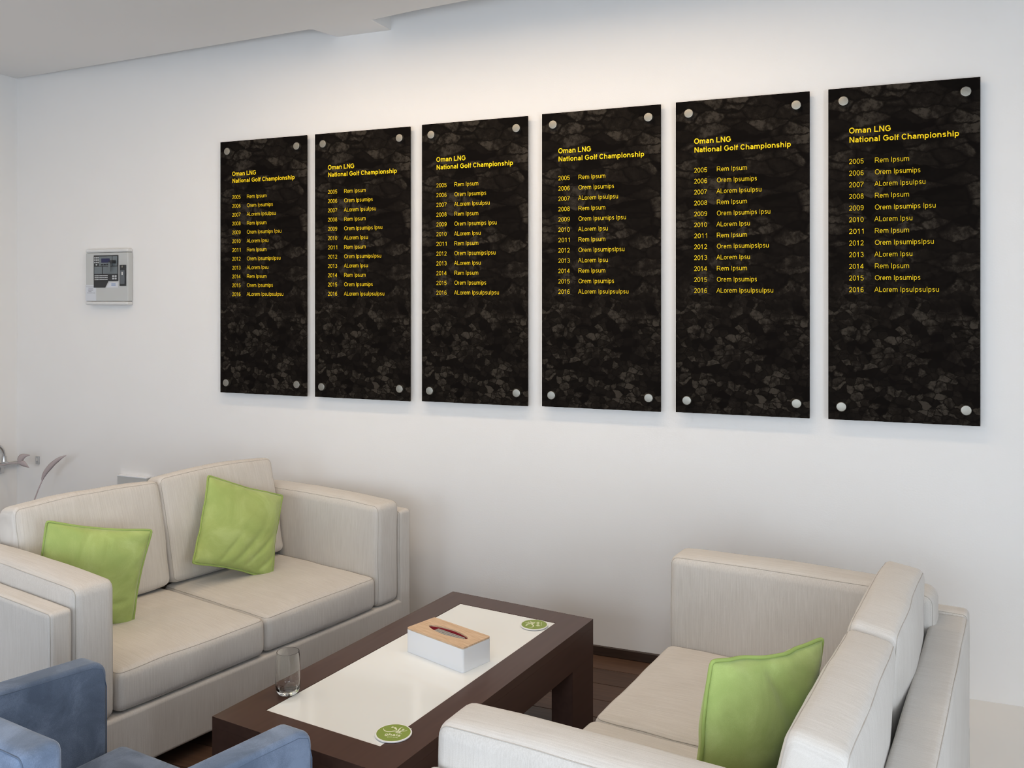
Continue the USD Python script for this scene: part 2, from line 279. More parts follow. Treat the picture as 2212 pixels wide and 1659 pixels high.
# printed photograph of a dark stone wall behind the lettering: flat layers above, rubble below
ROCK = usdkit.material(stage, L('dark_stone_print'), {
    'c': ('texture_coordinate', {}), 'sx': ('separate_xyz', {}), 'dz': ('noise_texture', dict(scale=9.0, detail=5.0, roughness=.65)), 'ds': ('vector_math', dict(math_type='scale', scale=.07)), 'av': ('vector_math', dict(math_type='add')),
    'm1': ('mapping', dict(scale=(9.0, 1.0, 22.0))), 'm2': ('mapping', dict(scale=(26.0, 1.0, 36.0))),
    'v1': ('voronoi_texture', dict(scale=1.0, feature='f1', randomness=.9)), 'e1': ('voronoi_texture', dict(scale=1.0, feature='distance_to_edge', randomness=.9)),
    'v2': ('voronoi_texture', dict(scale=1.0, feature='f1')), 'e2': ('voronoi_texture', dict(scale=1.0, feature='distance_to_edge')),
    'h': ('map_range', dict(from_min=-.62, from_max=-.98, clamp=True)), 's1': ('separate_xyz', {}), 's2': ('separate_xyz', {}), 'cv': ('mix_float', {}), 'ce': ('mix_float', {}),
    'er': ('map_range', dict(from_min=.0, from_max=.09, to_min=.08, to_max=1.0, clamp=True)), 'fn': ('noise_texture', dict(scale=38.0, detail=6.0, roughness=.7)), 'big': ('noise_texture', dict(scale=6.0, detail=2.0)),
    'fm': ('map_range', dict(from_min=.36, from_max=.64, to_min=.3, to_max=1.2, clamp=True)), 'bm': ('map_range', dict(from_min=.35, from_max=.65, to_min=.35, to_max=1.1, clamp=True)),
    'x1': ('math', dict(math_type='multiply')), 'x2': ('math', dict(math_type='multiply')), 'x3': ('math', dict(math_type='multiply')),
    'r': ('rgb_ramp', dict(ramp=[(0., (.0045, .0035, .003)), (.3, (.012, .0095, .0075)), (.7, (.042, .035, .0275))])),
    'p': ('principled_bsdf', dict(roughness=.8, specular_ior_level=.04))},
    [('c.object', 'dz.vector'), ('dz.color', 'ds.vector1'), ('c.object', 'av.vector1'), ('ds.vector', 'av.vector2'), ('c.object', 'sx.vector'), ('sx.z', 'h.value'),
     ('av.vector', 'm1.vector'), ('av.vector', 'm2.vector'), ('m1.vector', 'v1.vector'), ('m1.vector', 'e1.vector'), ('m2.vector', 'v2.vector'), ('m2.vector', 'e2.vector'),
     ('v1.color', 's1.vector'), ('v2.color', 's2.vector'), ('h.result', 'cv.fac'), ('s1.x', 'cv.a'), ('s2.x', 'cv.b'), ('h.result', 'ce.fac'), ('e1.distance', 'ce.a'), ('e2.distance', 'ce.b'),
     ('ce.result', 'er.value'), ('c.object', 'fn.vector'), ('fn.fac', 'fm.value'), ('c.object', 'big.vector'), ('big.fac', 'bm.value'), ('cv.result', 'x1.value1'), ('er.result', 'x1.value2'),
     ('x1.value', 'x2.value1'), ('fm.result', 'x2.value2'), ('x2.value', 'x3.value1'), ('bm.result', 'x3.value2'), ('x3.value', 'r.fac'), ('r.color', 'p.base_color')], surface='p.BSDF')

# ------------------------------------------------------------------ the room
XL, XR, YF, ZC, ZT = -4.763, 2.4, -4.9, 2.941, 3.35
struct('wall_back', bx(XL - .15, XR + .15, 0, .15, -.02, ZT), WALL)
struct('wall_left', bx(XL - .15, XL, YF - .15, 0, -.02, ZT), WALL)
def holed(w0, w1, *openings):          # wall plate in its own plane with window openings
    g = sbox(w0, -.02, w1, ZT)
    for o in openings: g = g.difference(sbox(*o))
    return extrude(g, .15)
fw = holed(XL - .15, XR + .15, (-1.35, .45, .55, 2.05), (-3.85, .45, -1.95, 2.05)); fw.apply_transform(trimesh.transformations.rotation_matrix(np.pi / 2, [1, 0, 0])); fw.apply_translation([0, YF, 0]); struct('wall_front', fw, WALL)
rw = holed(YF - .15, 0, (-4.7, .45, -3.1, 2.05)); rw.vertices = np.column_stack([XR + rw.vertices[:, 2], rw.vertices[:, 0], rw.vertices[:, 1]]); struct('wall_right', rw, WALL)
slab = sbox(XL, YF, XR, 0)
slot_a = Polygon([(XL + .01, .05), (-4.76, -.005), (-3.727, -.077), (-2.62, -.155), (-2.56, -.158), (-2.535, -.15), (-2.474, .05)])
slot_b = Polygon([(-2.178, .05), (-2.178, -.012), (-2.186, -.173), (-1.92, -.219), (-1.0, -.33), (.6, -.45), (.62, .05)])
ce = extrude(slab.difference(slot_a).difference(slot_b), .12); ce.apply_translation([0, 0, ZC])
struct('ceiling', cat(ce, bx(XL, XR, -.75, -.7, ZC + .12, ZT), bx(XL, XR, -.75, 0, ZT - .03, ZT)), CEIL)
# floor of boards laid along the back wall
fl = struct('floor', bx(XL - .15, XR + .15, YF - .15, .15, -.06, -.012), FOOT)
rng = np.random.default_rng(4)
for r_ in range(27):
    y1 = -.001 - r_ * .145; x = XL + rng.uniform(-1.2, 0)
    while x < 1.6:
        w = rng.uniform(1.5, 2.1); a0, a1 = max(x, XL), min(x + w, 2.2)
        if a1 - a0 > .1: obj('plank', moved(rbox((a1 - a0) / 2 - .0012, .0713, .006, .002, (1, 1, 1), 1), ((a0 + a1) / 2, y1 - .0725, -.006 + rng.uniform(-.0006, 0))), PLANK[int(rng.integers(3))], fl)
        x += w
obj('board_field', cat(bx(2.2, XR, YF, 0, -.012, -.0005), bx(XL, 2.2, YF, -.001 - 27 * .145, -.012, -.0005)), PLANK[0], fl, smooth=False)
struct('baseboard_back', moved(rbox((.30 - XL) / 2, .007, .021, .003, (1, 1, 1), 2), ((XL + .30) / 2, -.007, .021)), SKIRT)
pf = extrude(Polygon([(.302, -.0005), (.266, -.692), (.004, -2.44), (1.6, -2.44), (1.6, -.0005)]), .05)
data(obj('low_platform', pf, PLAT, smooth=False), 'low white platform along the wall behind the right foreground sofa', 'platform')

# ------------------------------------------------------------------ sofas
def sofa(name, label, loc, rotz, inner, seed, shell_h, cush):
    t = thing(name, label, 'sofa', loc, rotz)
    D, sh, ar = .93, .075, .145; W = inner + 2 * (sh + ar); hw = W / 2
    def soft(hx, hy, hz, r, c, n, sd, crown=(0, 0, 0), tilt=0, amp=.004, shape=None):
        """A cushion and its seam function: crown = bulge of the x, y and z faces; tilt about x in degrees."""
        R = trimesh.transformations.rotation_matrix(math.radians(tilt), [1, 0, 0])[:3, :3]; h = np.array([hx, hy, hz])
        def f(P):
            P = np.array(P, float); q = P / h; out = P.copy()
            for ax in range(3):
                a, b = (ax + 1) % 3, (ax + 2) % 3
                out[:, ax] += crown[ax] * np.sign(q[:, ax]) * np.clip(np.abs(q[:, ax]), 0, 1) ** 2 * (1 - np.abs(q[:, a]) ** 2.4) .clip(0) * (1 - np.abs(q[:, b]) ** 2.4).clip(0)
            if shape is not None: out = shape(out, q)
            out = out + wob(P + np.array(c), 6.0, amp, sd)
            return out @ R.T + np.array(c)
        m = rbox(hx, hy, hz, r, n); m.vertices = f(m.vertices); return m, f
    def seam(parent, f, dims, r, ax, s, rad=.0013, ang=45):
        obj('seam', tube(f(rim(*dims, r, ax, s, ang)), rad, 6), SEAM, parent, smooth=True)
    # frame: plinth, side shells, back shell
    fr, f = soft(hw, D / 2, .095, .014, (0, D / 2, .155), (12, 8, 2), seed, amp=.0015); obj('base', fr, LINEN, t, smooth=True)
    for s in (-1, 1):
        d = (sh / 2, D / 2, (shell_h - .065) / 2); c = (s * (hw - sh / 2), D / 2, (shell_h + .065) / 2)
        m, f = soft(*d, .018, c, (2, 10, 8), seed + 3 * s, amp=.003); p = obj('side_shell', m, LINEN, t, smooth=True)
        for q in (-1, 1): seam(p, f, d, .018, 0, q)
    d = (hw - sh + .005, .052, .265); c = (0, D - .052, .345); m, f = soft(*d, .018, c, (12, 2, 6), seed + 9, amp=.003); p = obj('back_shell', m, LINEN, t, smooth=True)
    for q in (-1, 1): seam(p, f, d, .018, 1, q)
    for sx in (-1, 1):
        for sy in (.08, D - .08): obj('foot', moved(cyl(.025, .066, 16), (sx * (hw - .09), sy, .033)), FOOT, t)
    for s in (-1, 1):
        d = (ar / 2 - .001, (D - .085) / 2, .225); c = (s * (inner / 2 + ar / 2), (D - .085) / 2 + .001, .25 + .225 + .002)
        m, f = soft(*d, .032, c, (4, 14, 8), seed + 20 + s, crown=(.004, .004, .016), amp=.0035); p = obj('arm_cushion', m, LINEN, t, smooth=True)
        for q in (-1, 1): seam(p, f, d, .032, 0, q, ang=40)
    for i, s in enumerate((-1, 1)):
        d = (inner / 4 - .0015, .335, .071); c = (s * inner / 4, .337, .325)
        def shp(o, q):
            o = o.copy(); o[:, 2] -= .012 * np.clip(q[:, 2], 0, 1) * np.exp(-((q[:, 0]) ** 2 + (q[:, 1] - .1) ** 2) * 2.2) * .6
            return o
        m, f = soft(*d, .030, c, (12, 12, 4), seed + 40 + i, crown=(.0, .006, .022), amp=.005, shape=shp); p = obj('seat_cushion', m, LINEN, t, smooth=True)
        for q in (-1, 1): seam(p, f, d, .030, 2, q)
    for i, s in enumerate((-1, 1)):
        hz = cush[i][0]
        d = (inner / 4 - .002, .083, hz); c = (s * inner / 4, cush[i][1], .398 + hz)
        def shp2(o, q, k=i):
            o = o.copy(); up = (q[:, 2] + 1) / 2
            o[:, 1] *= 1.12 - .42 * up                                          # thin at the top
            o[:, 2] += .010 * np.cos(q[:, 0] * 1.5) * np.clip(q[:, 2], 0, 1)
            return o
        m, f = soft(*d, .030, c, (12, 5, 12), seed + 60 + 7 * i, crown=(.004, .022, .008), tilt=-9, amp=.006, shape=shp2); p = obj('back_cushion', m, LINEN_BACK, t, smooth=True)
        for q in (-1, 1): seam(p, f, d, .030, 1, q)
    return t
sofa('sofa', 'beige linen two seat sofa with two green cushions, on the far side of the table', (-2.1014, -1.0819, 0), 77.22, 1.21, 100, .65, ((.215, .702), (.221, .708)))
sofa('sofa', 'beige linen two seat sofa in the right foreground holding one green cushion', (-.7334, -1.3882, 0), 261.28, 1.27, 300, .618, ((.198, .735), (.194, .732)))

# ------------------------------------------------------------------ coffee table
tb = thing('coffee_table', 'low dark brown coffee table with white glass inlay between the sofas', 'coffee table', (-1.7432, -1.801, 0), -7.95)
TW, TL_, TH, FR = .632, 1.252, .40, .105
top = extrude(sbox(0, 0, TW, TL_).difference(sbox(FR, FR, TW - FR, TL_ - FR)), .03); top.apply_translation([0, 0, TH - .03])
obj('top_frame', top, TABLE, tb, smooth=False)
obj('glass_inlay', moved(rbox((TW - 2 * FR) / 2 - .0008, (TL_ - 2 * FR) / 2 - .0008, .004, .0008, (1, 1, 1), 1), (TW / 2, TL_ / 2, TH - .0055)), WHITEGLASS, tb, label='white back-painted glass inlay')
for x0, x1, y0, y1 in ((0, .022, 0, TL_), (TW - .022, TW, 0, TL_), (.022, TW - .022, 0, .022), (.022, TW - .022, TL_ - .022, TL_)):
    obj('apron', bx(x0, x1, y0, y1, TH - .135, TH - .0305), TABLE, tb, smooth=False)
for x0 in (.0004, TW - .0854):
    for y0 in (.0004, TL_ - .1754): obj('leg', bx(x0, x0 + .085, y0, y0 + .175, 0, TH - .1355), TABLE, tb, smooth=False)
obj('shelf_board', bx(.023, TW - .023, .023, TL_ - .023, TH - .045, TH - .031), TABLE, tb, smooth=False)

# ------------------------------------------------------------------ blue armchair
ch = thing('armchair', 'blue suede armchair seen from behind in the near left corner', 'armchair', (-1.5795, -2.0681, 0), 171.58)
CW, at = .82, .075
def slab_arm(x0, x1):
    n = 24; prof = [(0.0, .07), (0.0, .572)] + [(.045 - .045 * math.cos(f), .580 + .045 * math.sin(f)) for f in np.linspace(0, np.pi / 2, 8)][0:] + [(.60, .667), (.60, .07)]
    pg = Polygon(prof); hw = (x1 - x0) / 2; c = m3.CrossSection([np.array(pg.exterior.coords)[:-1]], m3.FillRule.NonZero)
    r = .012; layers = []
    for z, off in [(0, -r)] + [(r - r * math.cos(f), -r + r * math.sin(f)) for f in np.linspace(.3, np.pi / 2, 5)]:
        layers.append((z, off))
    pts = []
    for z, off in layers + [(2 * hw - z, o) for z, o in layers[::-1]]:
        q = np.array(pg.buffer(off, join_style='round', quad_segs=6).exterior.coords)[:-1] if off < 0 else np.array(pg.exterior.coords)[:-1]
        pts.append(np.column_stack([np.full(len(q), x0 + z), q[:, 0], q[:, 1]]))
    mf = m3.Manifold.batch_hull([m3.Manifold.hull_points(np.vstack(pts))])
    mm = mf.to_mesh(); return trimesh.Trimesh(mm.vert_properties[:, :3], mm.tri_verts)
for x0 in (-CW / 2, CW / 2 - at):
    p = obj('arm', slab_arm(x0, x0 + at), BLUE, ch, smooth=40)
    for xs, e in ((x0, -1), (x0 + at, 1)):
        pth = [(xs + e * .0002, .003, .15), (xs + e * .0002, .003, .55), (xs + e * .0002, .016, .600), (xs + e * .0002, .045, .6125), (xs + e * .0002, .30, .6355), (xs + e * .0002, .58, .6525)]
        obj('seam', tube(np.array(pth) - np.array([e * .0015, 0, 0]), .0016, 6, False), plain('blue_seam', (.10, .135, .20), .9) if (('/World/Looks', 'bs') not in used and not used.update({('/World/Looks', 'bs'): 1})) else L('blue_seam'), p, smooth=True)
bk = rbox(CW / 2, .04, .39, .022, (12, 3, 8)); bk.vertices = bk.vertices + wob(bk.vertices, 5, .003, 5); obj('backrest', moved(bk, (0, .64, .462)), BLUE, ch, smooth=True)
bs = rim(CW / 2, .04, .39, .022, 1, 1); obj('seam', tube(bs + wob(bs, 5, .003, 5) + np.array([0, .64, .462]), .0016, 6), L('blue_seam'), stage.GetPrimAtPath(str(ch.GetPath()) + '/backrest'), smooth=True)
st = rbox((CW - 2 * at) / 2 - .001, .345, .075, .03, (10, 10, 3)); st.vertices[:, 2] += .010 * np.clip(st.vertices[:, 2] / .075, 0, 1) * np.cos(st.vertices[:, 0] * 4) * np.cos(st.vertices[:, 1] * 4)
obj('seat_cushion', moved(st, (0, .297, .305)), BLUE, ch, smooth=True)
obj('seat_base', moved(rbox((CW - 2 * at) / 2 - .001, .295, .075, .012, (2, 2, 2)), (0, .30, .152)), BLUE, ch, smooth=True)
for sx in (-1, 1):
    for y in (.06, .6): obj('foot', moved(cyl(.022, .075, 16), (sx * (CW / 2 - .04), y, .0375)), FOOT, ch)

# ------------------------------------------------------------------ green cushions
def pillow(label, center, M, size, puff, seed, pinch=.085, creases=()):
    t = thing('throw_cushion', label, 'cushion', center, 0)
    N = 44; u = np.linspace(-1, 1, N + 1); U, Vv = np.meshgrid(u, u, indexing='ij'); h = size / 2
    def base(U, Vv, s):
        x = h * U * (1 - pinch * (1 - Vv ** 2) * np.abs(U) ** 1.5); y = h * Vv * (1 - pinch * (1 - U ** 2) * np.abs(Vv) ** 1.5)
        rr = np.clip(np.maximum(np.abs(U), np.abs(Vv)), 0, 1); corner = np.abs(U * Vv) ** 6
        x = x - np.sign(U) * corner * .03 * h; y = y - np.sign(Vv) * corner * .03 * h
        z = s * puff * (np.clip(1 - U ** 2, 0, 1) ** .55) * (np.clip(1 - Vv ** 2, 0, 1) ** .55)
        P = np.stack([x, y, z], -1); e = (np.clip(1 - rr, 0, 1) * 6).clip(0, 1)
        w = meshkit.fbm(np.stack([x * 9, y * 9, np.full_like(x, s * 3.0 + seed)], -1), 3, seed) - .5
        ed = np.exp(-((1 - rr) / .16) ** 2) * (meshkit.noise(np.stack([U * 4.5 + seed, Vv * 4.5, np.full_like(x, s)], -1), seed + 5) - .5)
        P[..., 2] += e * (w * .016 + ed * .016) * np.sign(s)
        for (cx, cy, ang, amp, wid) in creases:
            a = math.radians(ang); dd = (U - cx) * math.sin(a) - (Vv - cy) * math.cos(a); al = (U - cx) * math.cos(a) + (Vv - cy) * math.sin(a)
            P[..., 2] -= s * e * amp * np.exp(-(dd / wid) ** 2) * np.exp(-(al / .5) ** 2)
        eo = meshkit.fbm(np.stack([U * 2.2 + seed, Vv * 2.2, np.zeros_like(U)], -1), 2, seed + 8) - .5
        P[..., 2] += eo * .03 * np.clip(rr, 0, 1) ** 2
        return P
    A, B = base(U, Vv, 1.0), base(U, Vv, -1.0)
    I = np.arange((N + 1) ** 2).reshape(N + 1, N + 1); q = np.stack([I[:-1, :-1], I[1:, :-1], I[1:, 1:], I[:-1, 1:]], -1).reshape(-1, 4)
    V = np.vstack([A.reshape(-1, 3), B.reshape(-1, 3)]) @ np.array(M).T
    Fq = np.vstack([q, q[:, ::-1] + (N + 1) ** 2]); m = trimesh.Trimesh(V, np.vstack([Fq[:, [0, 1, 2]], Fq[:, [0, 2, 3]]]), process=False); m.merge_vertices(digits_vertex=5); m.update_faces(m.nondegenerate_faces())
    obj('cover', m, GREEN, t, smooth=True)
    E = np.vstack([A[:-1, 0], A[-1, :-1], A[:0:-1, -1], A[0, :0:-1]])
    E = E @ np.array(M).T; c = E.mean(0)
    Es = (np.roll(E, 1, 0) + E * 2 + np.roll(E, -1, 0)) / 4
    obj('piping', tube(Es + (Es - c) * .006, .0042, 8), PIPE, t, smooth=True)
    return t
pillow('lime green cushion standing on its corner in the far seat of the sofa', (-2.5182, -.7195, .6101), [[.4288, -.192, .8828], [.8263, .4783, -.2974], [-.3652, .8569, .3637]], .385, .062, 3,
       creases=((.1, -.6, 60, .010, .06), (.45, -.55, 55, .010, .05), (-.3, -.7, 65, .008, .06), (.75, -.7, 50, .008, .05)))
pillow('lime green cushion half hidden behind the near arm of the far sofa', (-2.6388, -1.4086, .5867), [[.6835, .0437, .7286], [.7037, .2256, -.6737], [-.1938, .9732, .1235]], .368, .060, 8,
       creases=((.3, -.55, 15, .010, .05), (-.2, .8, 85, .006, .05), (.2, .8, 95, .006, .04)))
pillow('lime green cushion propped against the backrest of the right foreground sofa', (-.2238, -1.7782, .6066), [[.5095, .1484, .8476], [.8528, .0445, -.5204], [-.1149, .9879, -.1039]], .42, .066, 14,
       creases=((-.1, .75, 120, .010, .06), (.1, .6, 125, .008, .05)))

# ------------------------------------------------------------------ things on the table
def ang(d): return math.degrees(math.atan2(d[1], d[0]))
tx = thing('tissue_box', 'white tissue box with a light wood lid on the table', 'tissue box', (-1.3014, -1.1588, TH - .001), ang((.2586, -.0919)))
bw, bd, bh = .270, .132, .080
shell = rbox(bw / 2, bd / 2, bh / 2, .006, (2, 2, 2), 3); obj_poly = None
def rrect(w, d, r): return sbox(-w / 2 + r, -d / 2 + r, w / 2 - r, d / 2 - r).buffer(r, quad_segs=6)
wallp = extrude(rrect(bw, bd, .008).difference(rrect(bw - .012, bd - .012, .005)), bh - .004); obj('body', wallp, WHITE, tx)
obj('bottom', moved(extrude(rrect(bw - .0125, bd - .0125, .005), .004), (0, 0, .0005)), WHITE, tx)
a_ = np.linspace(0, 2 * np.pi, 64, endpoint=False); slot = Polygon(np.column_stack([.092 * np.sign(np.cos(a_)) * np.abs(np.cos(a_)) ** .9, .0265 * np.sin(a_) * (1 - .25 * np.abs(np.cos(a_)))]))
obj('lid', moved(extrude(rrect(bw - .001, bd - .001, .0075).difference(slot), .005), (0, 0, bh - .0035)), BIRCH, tx, label='light wood lid')
obj('liner', moved(extrude(slot.buffer(.004).difference(slot.buffer(.0015)), .03), (0, 0, bh - .034)), RED, tx, label='red slot lining')
obj('lining_floor', moved(extrude(slot.buffer(.02), .002), (0, 0, .045)), RED, tx, label='red lining')
obj('tissue_pack', moved(rbox(.066, .0175, .009, .005, (4, 3, 2), 3), (.004, -.002, .0665)), TISSUE, tx, smooth=True, label='grey checked pack in the slot')

gl = thing('drinking_glass', 'clear empty tumbler standing at the near left corner of the white inlay', 'glass', (-1.6317, -1.5944, TH + .0003), 0)
outer = [(0, 0), (.024, 0), (.028, .0012), (.0325, .006), (.036, .015), (.0378, .030), (.0382, .045), (.0378, .065), (.0366, .090), (.0350, .112), (.0340, .1260), (.0337, .1270)]
inner = [(.0331, .1270), (.0329, .1260), (.0338, .112), (.0354, .090), (.0366, .065), (.0369, .045), (.0362, .030), (.0335, .0185), (.029, .0135), (.020, .0115), (0, .011)]
obj('tumbler', lathe(outer + inner, 64), GLASS, gl, smooth=35)

def stroke(pts, w, n=24):
    """Tapering brush stroke through pts as a polygon; w = width along it."""
    p = np.array(pts, float); k = np.linspace(0, 1, len(p)); s = np.linspace(0, 1, n); from scipy.interpolate import CubicSpline
    c = CubicSpline(k, p)(s); d = np.gradient(c, axis=0); d /= np.linalg.norm(d, axis=1, keepdims=True); nn = np.column_stack([-d[:, 1], d[:, 0]]); ww = np.interp(s, np.linspace(0, 1, len(w)), w)[:, None] / 2
    return Polygon(np.vstack([c + nn * ww, (c - nn * ww)[::-1]])).buffer(0)
def coaster(label, loc, rotz):
    t = thing('coaster', label, 'coaster', loc, rotz); R_ = .0512
    obj('rim_disc', lathe([(0, 0), (R_ - .001, 0), (R_, .001), (R_, .003), (R_ - .001, .004), (0, .004)], 64), COASTW, t, label='white coaster disc')
    obj('printed_face', moved(extrude(Point(0, 0).buffer(.0470, quad_segs=24), .0003), (0, 0, .00395)), COASTG, t, smooth=False, label='olive green printed face')
    S = .047
    parts = [stroke([(-.80, .42), (-.62, .13), (-.30, .06), (0, .20), (.17, .0)], [.02, .07, .10, .11, .02]),            # long swoosh
             stroke([(.10, .02), (.20, .02), (.42, -.02), (.60, -.10)], [.02, .06, .08, .01]),
             stroke([(.10, .28), (.06, .42), (-.06, .58), (-.15, .66)], [.02, .09, .15, .10]), Point(-.27, .66).buffer(.085),   # plume
             stroke([(.12, .04), (.22, .18), (.24, .50), (.38, .80)], [.03, .10, .10, .02]),
             stroke([(.52, -.05), (.36, .12), (.40, .24), (.54, .38)], [.05, .14, .14, .06]), Point(.50, .50).buffer(.075), stroke([(.46, .30), (.62, .30), (.78, .44)], [.05, .06, .02]),
             stroke([(.84, .62), (1.0, .74)], [.012, .012], 6)]
    lg = cat(*[moved(extrude(affinity.scale(q, S * .92, S * .92, origin=(0, 0)), .0003), (0, 0, .0042)) for q in parts if q.area > 1e-4 for q in getattr(q, 'geoms', [q])])
    obj('logo', lg, LOGO, t, smooth=False, label='pale golfer and plume emblem')
    def word(s, h, w, x, y, b): return moved(text(s, h, .0003, b, w), (x, y, .0042))
    obj('lettering', cat(word('ghala', .0125, .044, -.020, -.0185, True), word('golf club', .0042, .031, -.010, -.0275, False)), LOGO, t, smooth=False, label='lettering ghala')
    return t
coaster('round green coaster with pale emblem at the near corner of the table inlay', (-1.2059, -1.699, TH + .0005), ang((.0492, .0101)) )
coaster('round green coaster with pale emblem at the far right corner of the table inlay', (-1.1268, -.7937, TH + .0005), ang((.0492, .0101)) + 97)

# ------------------------------------------------------------------ honours boards
ROWS = [('2005', 'Rem Ipsum'), ('2006', 'Orem Ipsumips'), ('2007', 'ALorem IpsuIpsu'), ('2008', 'Rem Ipsum'), ('2009', 'Orem Ipsumips Ipsu'), ('2010', 'ALorem Ipsu'), ('2011', 'Rem Ipsum'),
        ('2012', 'Orem IpsumipsIpsu'), ('2013', 'ALorem Ipsu'), ('2014', 'Rem Ipsum'), ('2015', 'Orem Ipsumips'), ('2016', 'ALorem IpsuIpsuIpsu')]
ENDS = {'Rem Ipsum': .300, 'Orem Ipsumips': .3405, 'ALorem IpsuIpsu': .3585, 'Orem Ipsumips Ipsu': .3945, 'ALorem Ipsu': .312, 'Orem IpsumipsIpsu': .388, 'ALorem IpsuIpsuIpsu': .406}
PW, PH = .550, 1.342                                                        # local: x right from the left edge, z down from the top edge, wall at y = .032
def words(s, h, x0, x1, z, bold):
    m = text(s, h, .0006, bold, x1 - x0); m.apply_transform(trimesh.transformations.rotation_matrix(np.pi / 2, [1, 0, 0])); m.apply_translation([x0, 0, z]); return m
def board(label, x, z):
    t = thing('honours_board', label, 'honours board', (x, -.032, z), 0)
    obj('board', moved(rbox(PW / 2, .004, PH / 2, .0012, (1, 1, 1), 2), (PW / 2, .004, -PH / 2)), ROCK, t, smooth=False, label='dark board printed with rough stone')
    obj('heading', words('Oman LNG', .0232, .079, .2335, -.1855, True), YELLOW, t, smooth=False, label='yellow bold heading, upper line')
    obj('heading', words('National Golf Championship', .0224, .0805, .4765, -.2225, True), YELLOW, t, smooth=False, label='yellow bold heading, lower line')
    for i, (yr, nm) in enumerate(ROWS):
        zz = -.3085 - i * .04698; x0 = .1755 if nm[0] != 'A' else .1735
        obj('year', words(yr, .0198, .079, .1335, zz, False), YELLOW, t, smooth=False)
        obj('winner_name', words(nm, .0198, x0, ENDS[nm], zz + .0005, False), YELLOW, t, smooth=False)
    for cx, cz in ((.058, -.0555), (.4985, -.0555), (.050, -1.288), (.4995, -1.2815)):
        c = lathe([(0, 0), (.0195, 0), (.0195, .0155), (.0185, .0175), (.0165, .0185), (0, .0185)], 32); c.apply_transform(trimesh.transformations.rotation_matrix(np.pi / 2, [1, 0, 0]))
        cap = obj('standoff_cap', moved(c, (cx, 0, cz)), NICKEL, t, smooth=35)
        obj('spacer', moved(cyl(.012, .0225, 20, 'y'), (cx, .0194, cz)), NICKEL, cap)
    return t
for k, (x, z) in enumerate(((-3.205, 2.4465), (-2.605, 2.447), (-1.991, 2.4505), (-1.371, 2.4535), (-.755, 2.456), (-.133, 2.457))):
    where = ['leftmost dark stone-print honours board, nearest the alarm panel', 'second dark stone-print honours board from the left', 'third dark stone-print honours board from the left',
             'fourth dark stone-print honours board from the left', 'fifth dark stone-print honours board, second from the right', 'rightmost and largest looking dark stone-print honours board'][k]
    if k == 0: first = board(where, x, z)
    else: copy_of(first, (x, -.032, z), 0, where, None)

# ------------------------------------------------------------------ fire alarm panel on the wall
fp = thing('alarm_panel', 'grey fire alarm control panel mounted on the wall left of the boards', 'alarm panel', (-4.004, 0, 1.5700), 0)
fw_, fh_, fd_ = .318, .322, .040                                            # local: x centred, z up from the bottom edge, wall at y = 0
obj('enclosure', moved(rbox(fw_ / 2, fd_ / 2 - .001, fh_ / 2 - .022, .006, (1, 1, 1), 3), (0, -fd_ / 2, fh_ / 2)), PGREY, fp, smooth=True)
for z0, z1 in ((0, .022), (fh_ - .022, fh_)):
    obj('end_rail', moved(rbox(fw_ / 2, fd_ / 2 + .001, .0105, .009, (1, 1, 1), 3), (0, -fd_ / 2 - .0015, (z0 + z1) / 2)), PGREY2, fp, smooth=True)
def plate(pts, y, d=.003):
    g = Polygon(pts); g2 = g.buffer(-.002).buffer(.002, quad_segs=3); m = extrude(g2 if g2.area > .7 * g.area and g2.geom_type == 'Polygon' else g, d); m.apply_transform(trimesh.transformations.rotation_matrix(np.pi / 2, [1, 0, 0])); m.apply_translation([0, y, 0]); return m
def qx(px): return -.159 + (px - 335) / (1130 - 335) * .318           # crop pixels measured on the photograph -> panel metres
def qz(py): return .322 - (py - 325) / (1400 - 325) * .322
def quad(x0, y0, x1, y1): return [(qx(x0), qz(y0)), (qx(x1), qz(y0)), (qx(x1), qz(y1)), (qx(x0), qz(y1))]
fy = -fd_ + .0015
mb = obj('membrane', plate([(qx(497), qz(450)), (qx(955), qz(450)), (qx(955), qz(940)), (qx(770), qz(940)), (qx(710), qz(1065)), (qx(497), qz(1065))], fy), PBLACK, fp, smooth=False, label='black control membrane')
for q in ((600, 470, 845, 650), (855, 470, 940, 650), (510, 665, 655, 805), (672, 665, 945, 805)): obj('membrane_field', plate(quad(*q), fy - .003, .0008), PPANE, fp, smooth=False)
obj('display', plate(quad(645, 510, 800, 590), fy - .0038, .001), LCD, fp, smooth=False, label='dark blue display')
for r in range(3):
    for c in range(3): obj('button', plate(quad(512 + c * 31, 478 + r * 46, 534 + c * 31, 508 + r * 46), fy - .003, .002), PBTN, fp, smooth=False)
obj('button', plate(quad(540, 612, 566, 640), fy - .003, .002), PBTN, fp, smooth=False)
for r in range(3):
    for c in range(10): obj('button', plate(quad(520 + c * 25, 825 + r * 36, 536 + c * 25, 850 + r * 36), fy - .003, .002), PBTN, fp, smooth=False)
for r in range(2):
    for c in range(2): obj('button', plate(quad(850 + c * 46, 832 + r * 46, 884 + c * 46, 864 + r * 46), fy - .003, .002), PBTN, fp, smooth=False)
for c in range(3): obj('button', plate(quad(640 + c * 52, 612, 676 + c * 52, 640), fy - .0038, .002), PBLACK, fp, smooth=False)
ks = obj('key', cat(bx(qx(870), qx(915), fy - .030, fy - .003, qz(610), qz(550)), bx(qx(815), qx(872), fy - .022, fy - .014, qz(590), qz(574))), PBLACK, fp, label='black key in its switch')
obj('key_tag', bx(qx(815), qx(850), fy - .020, fy - .017, qz(760), qz(592)), PPANE, fp, smooth=False)
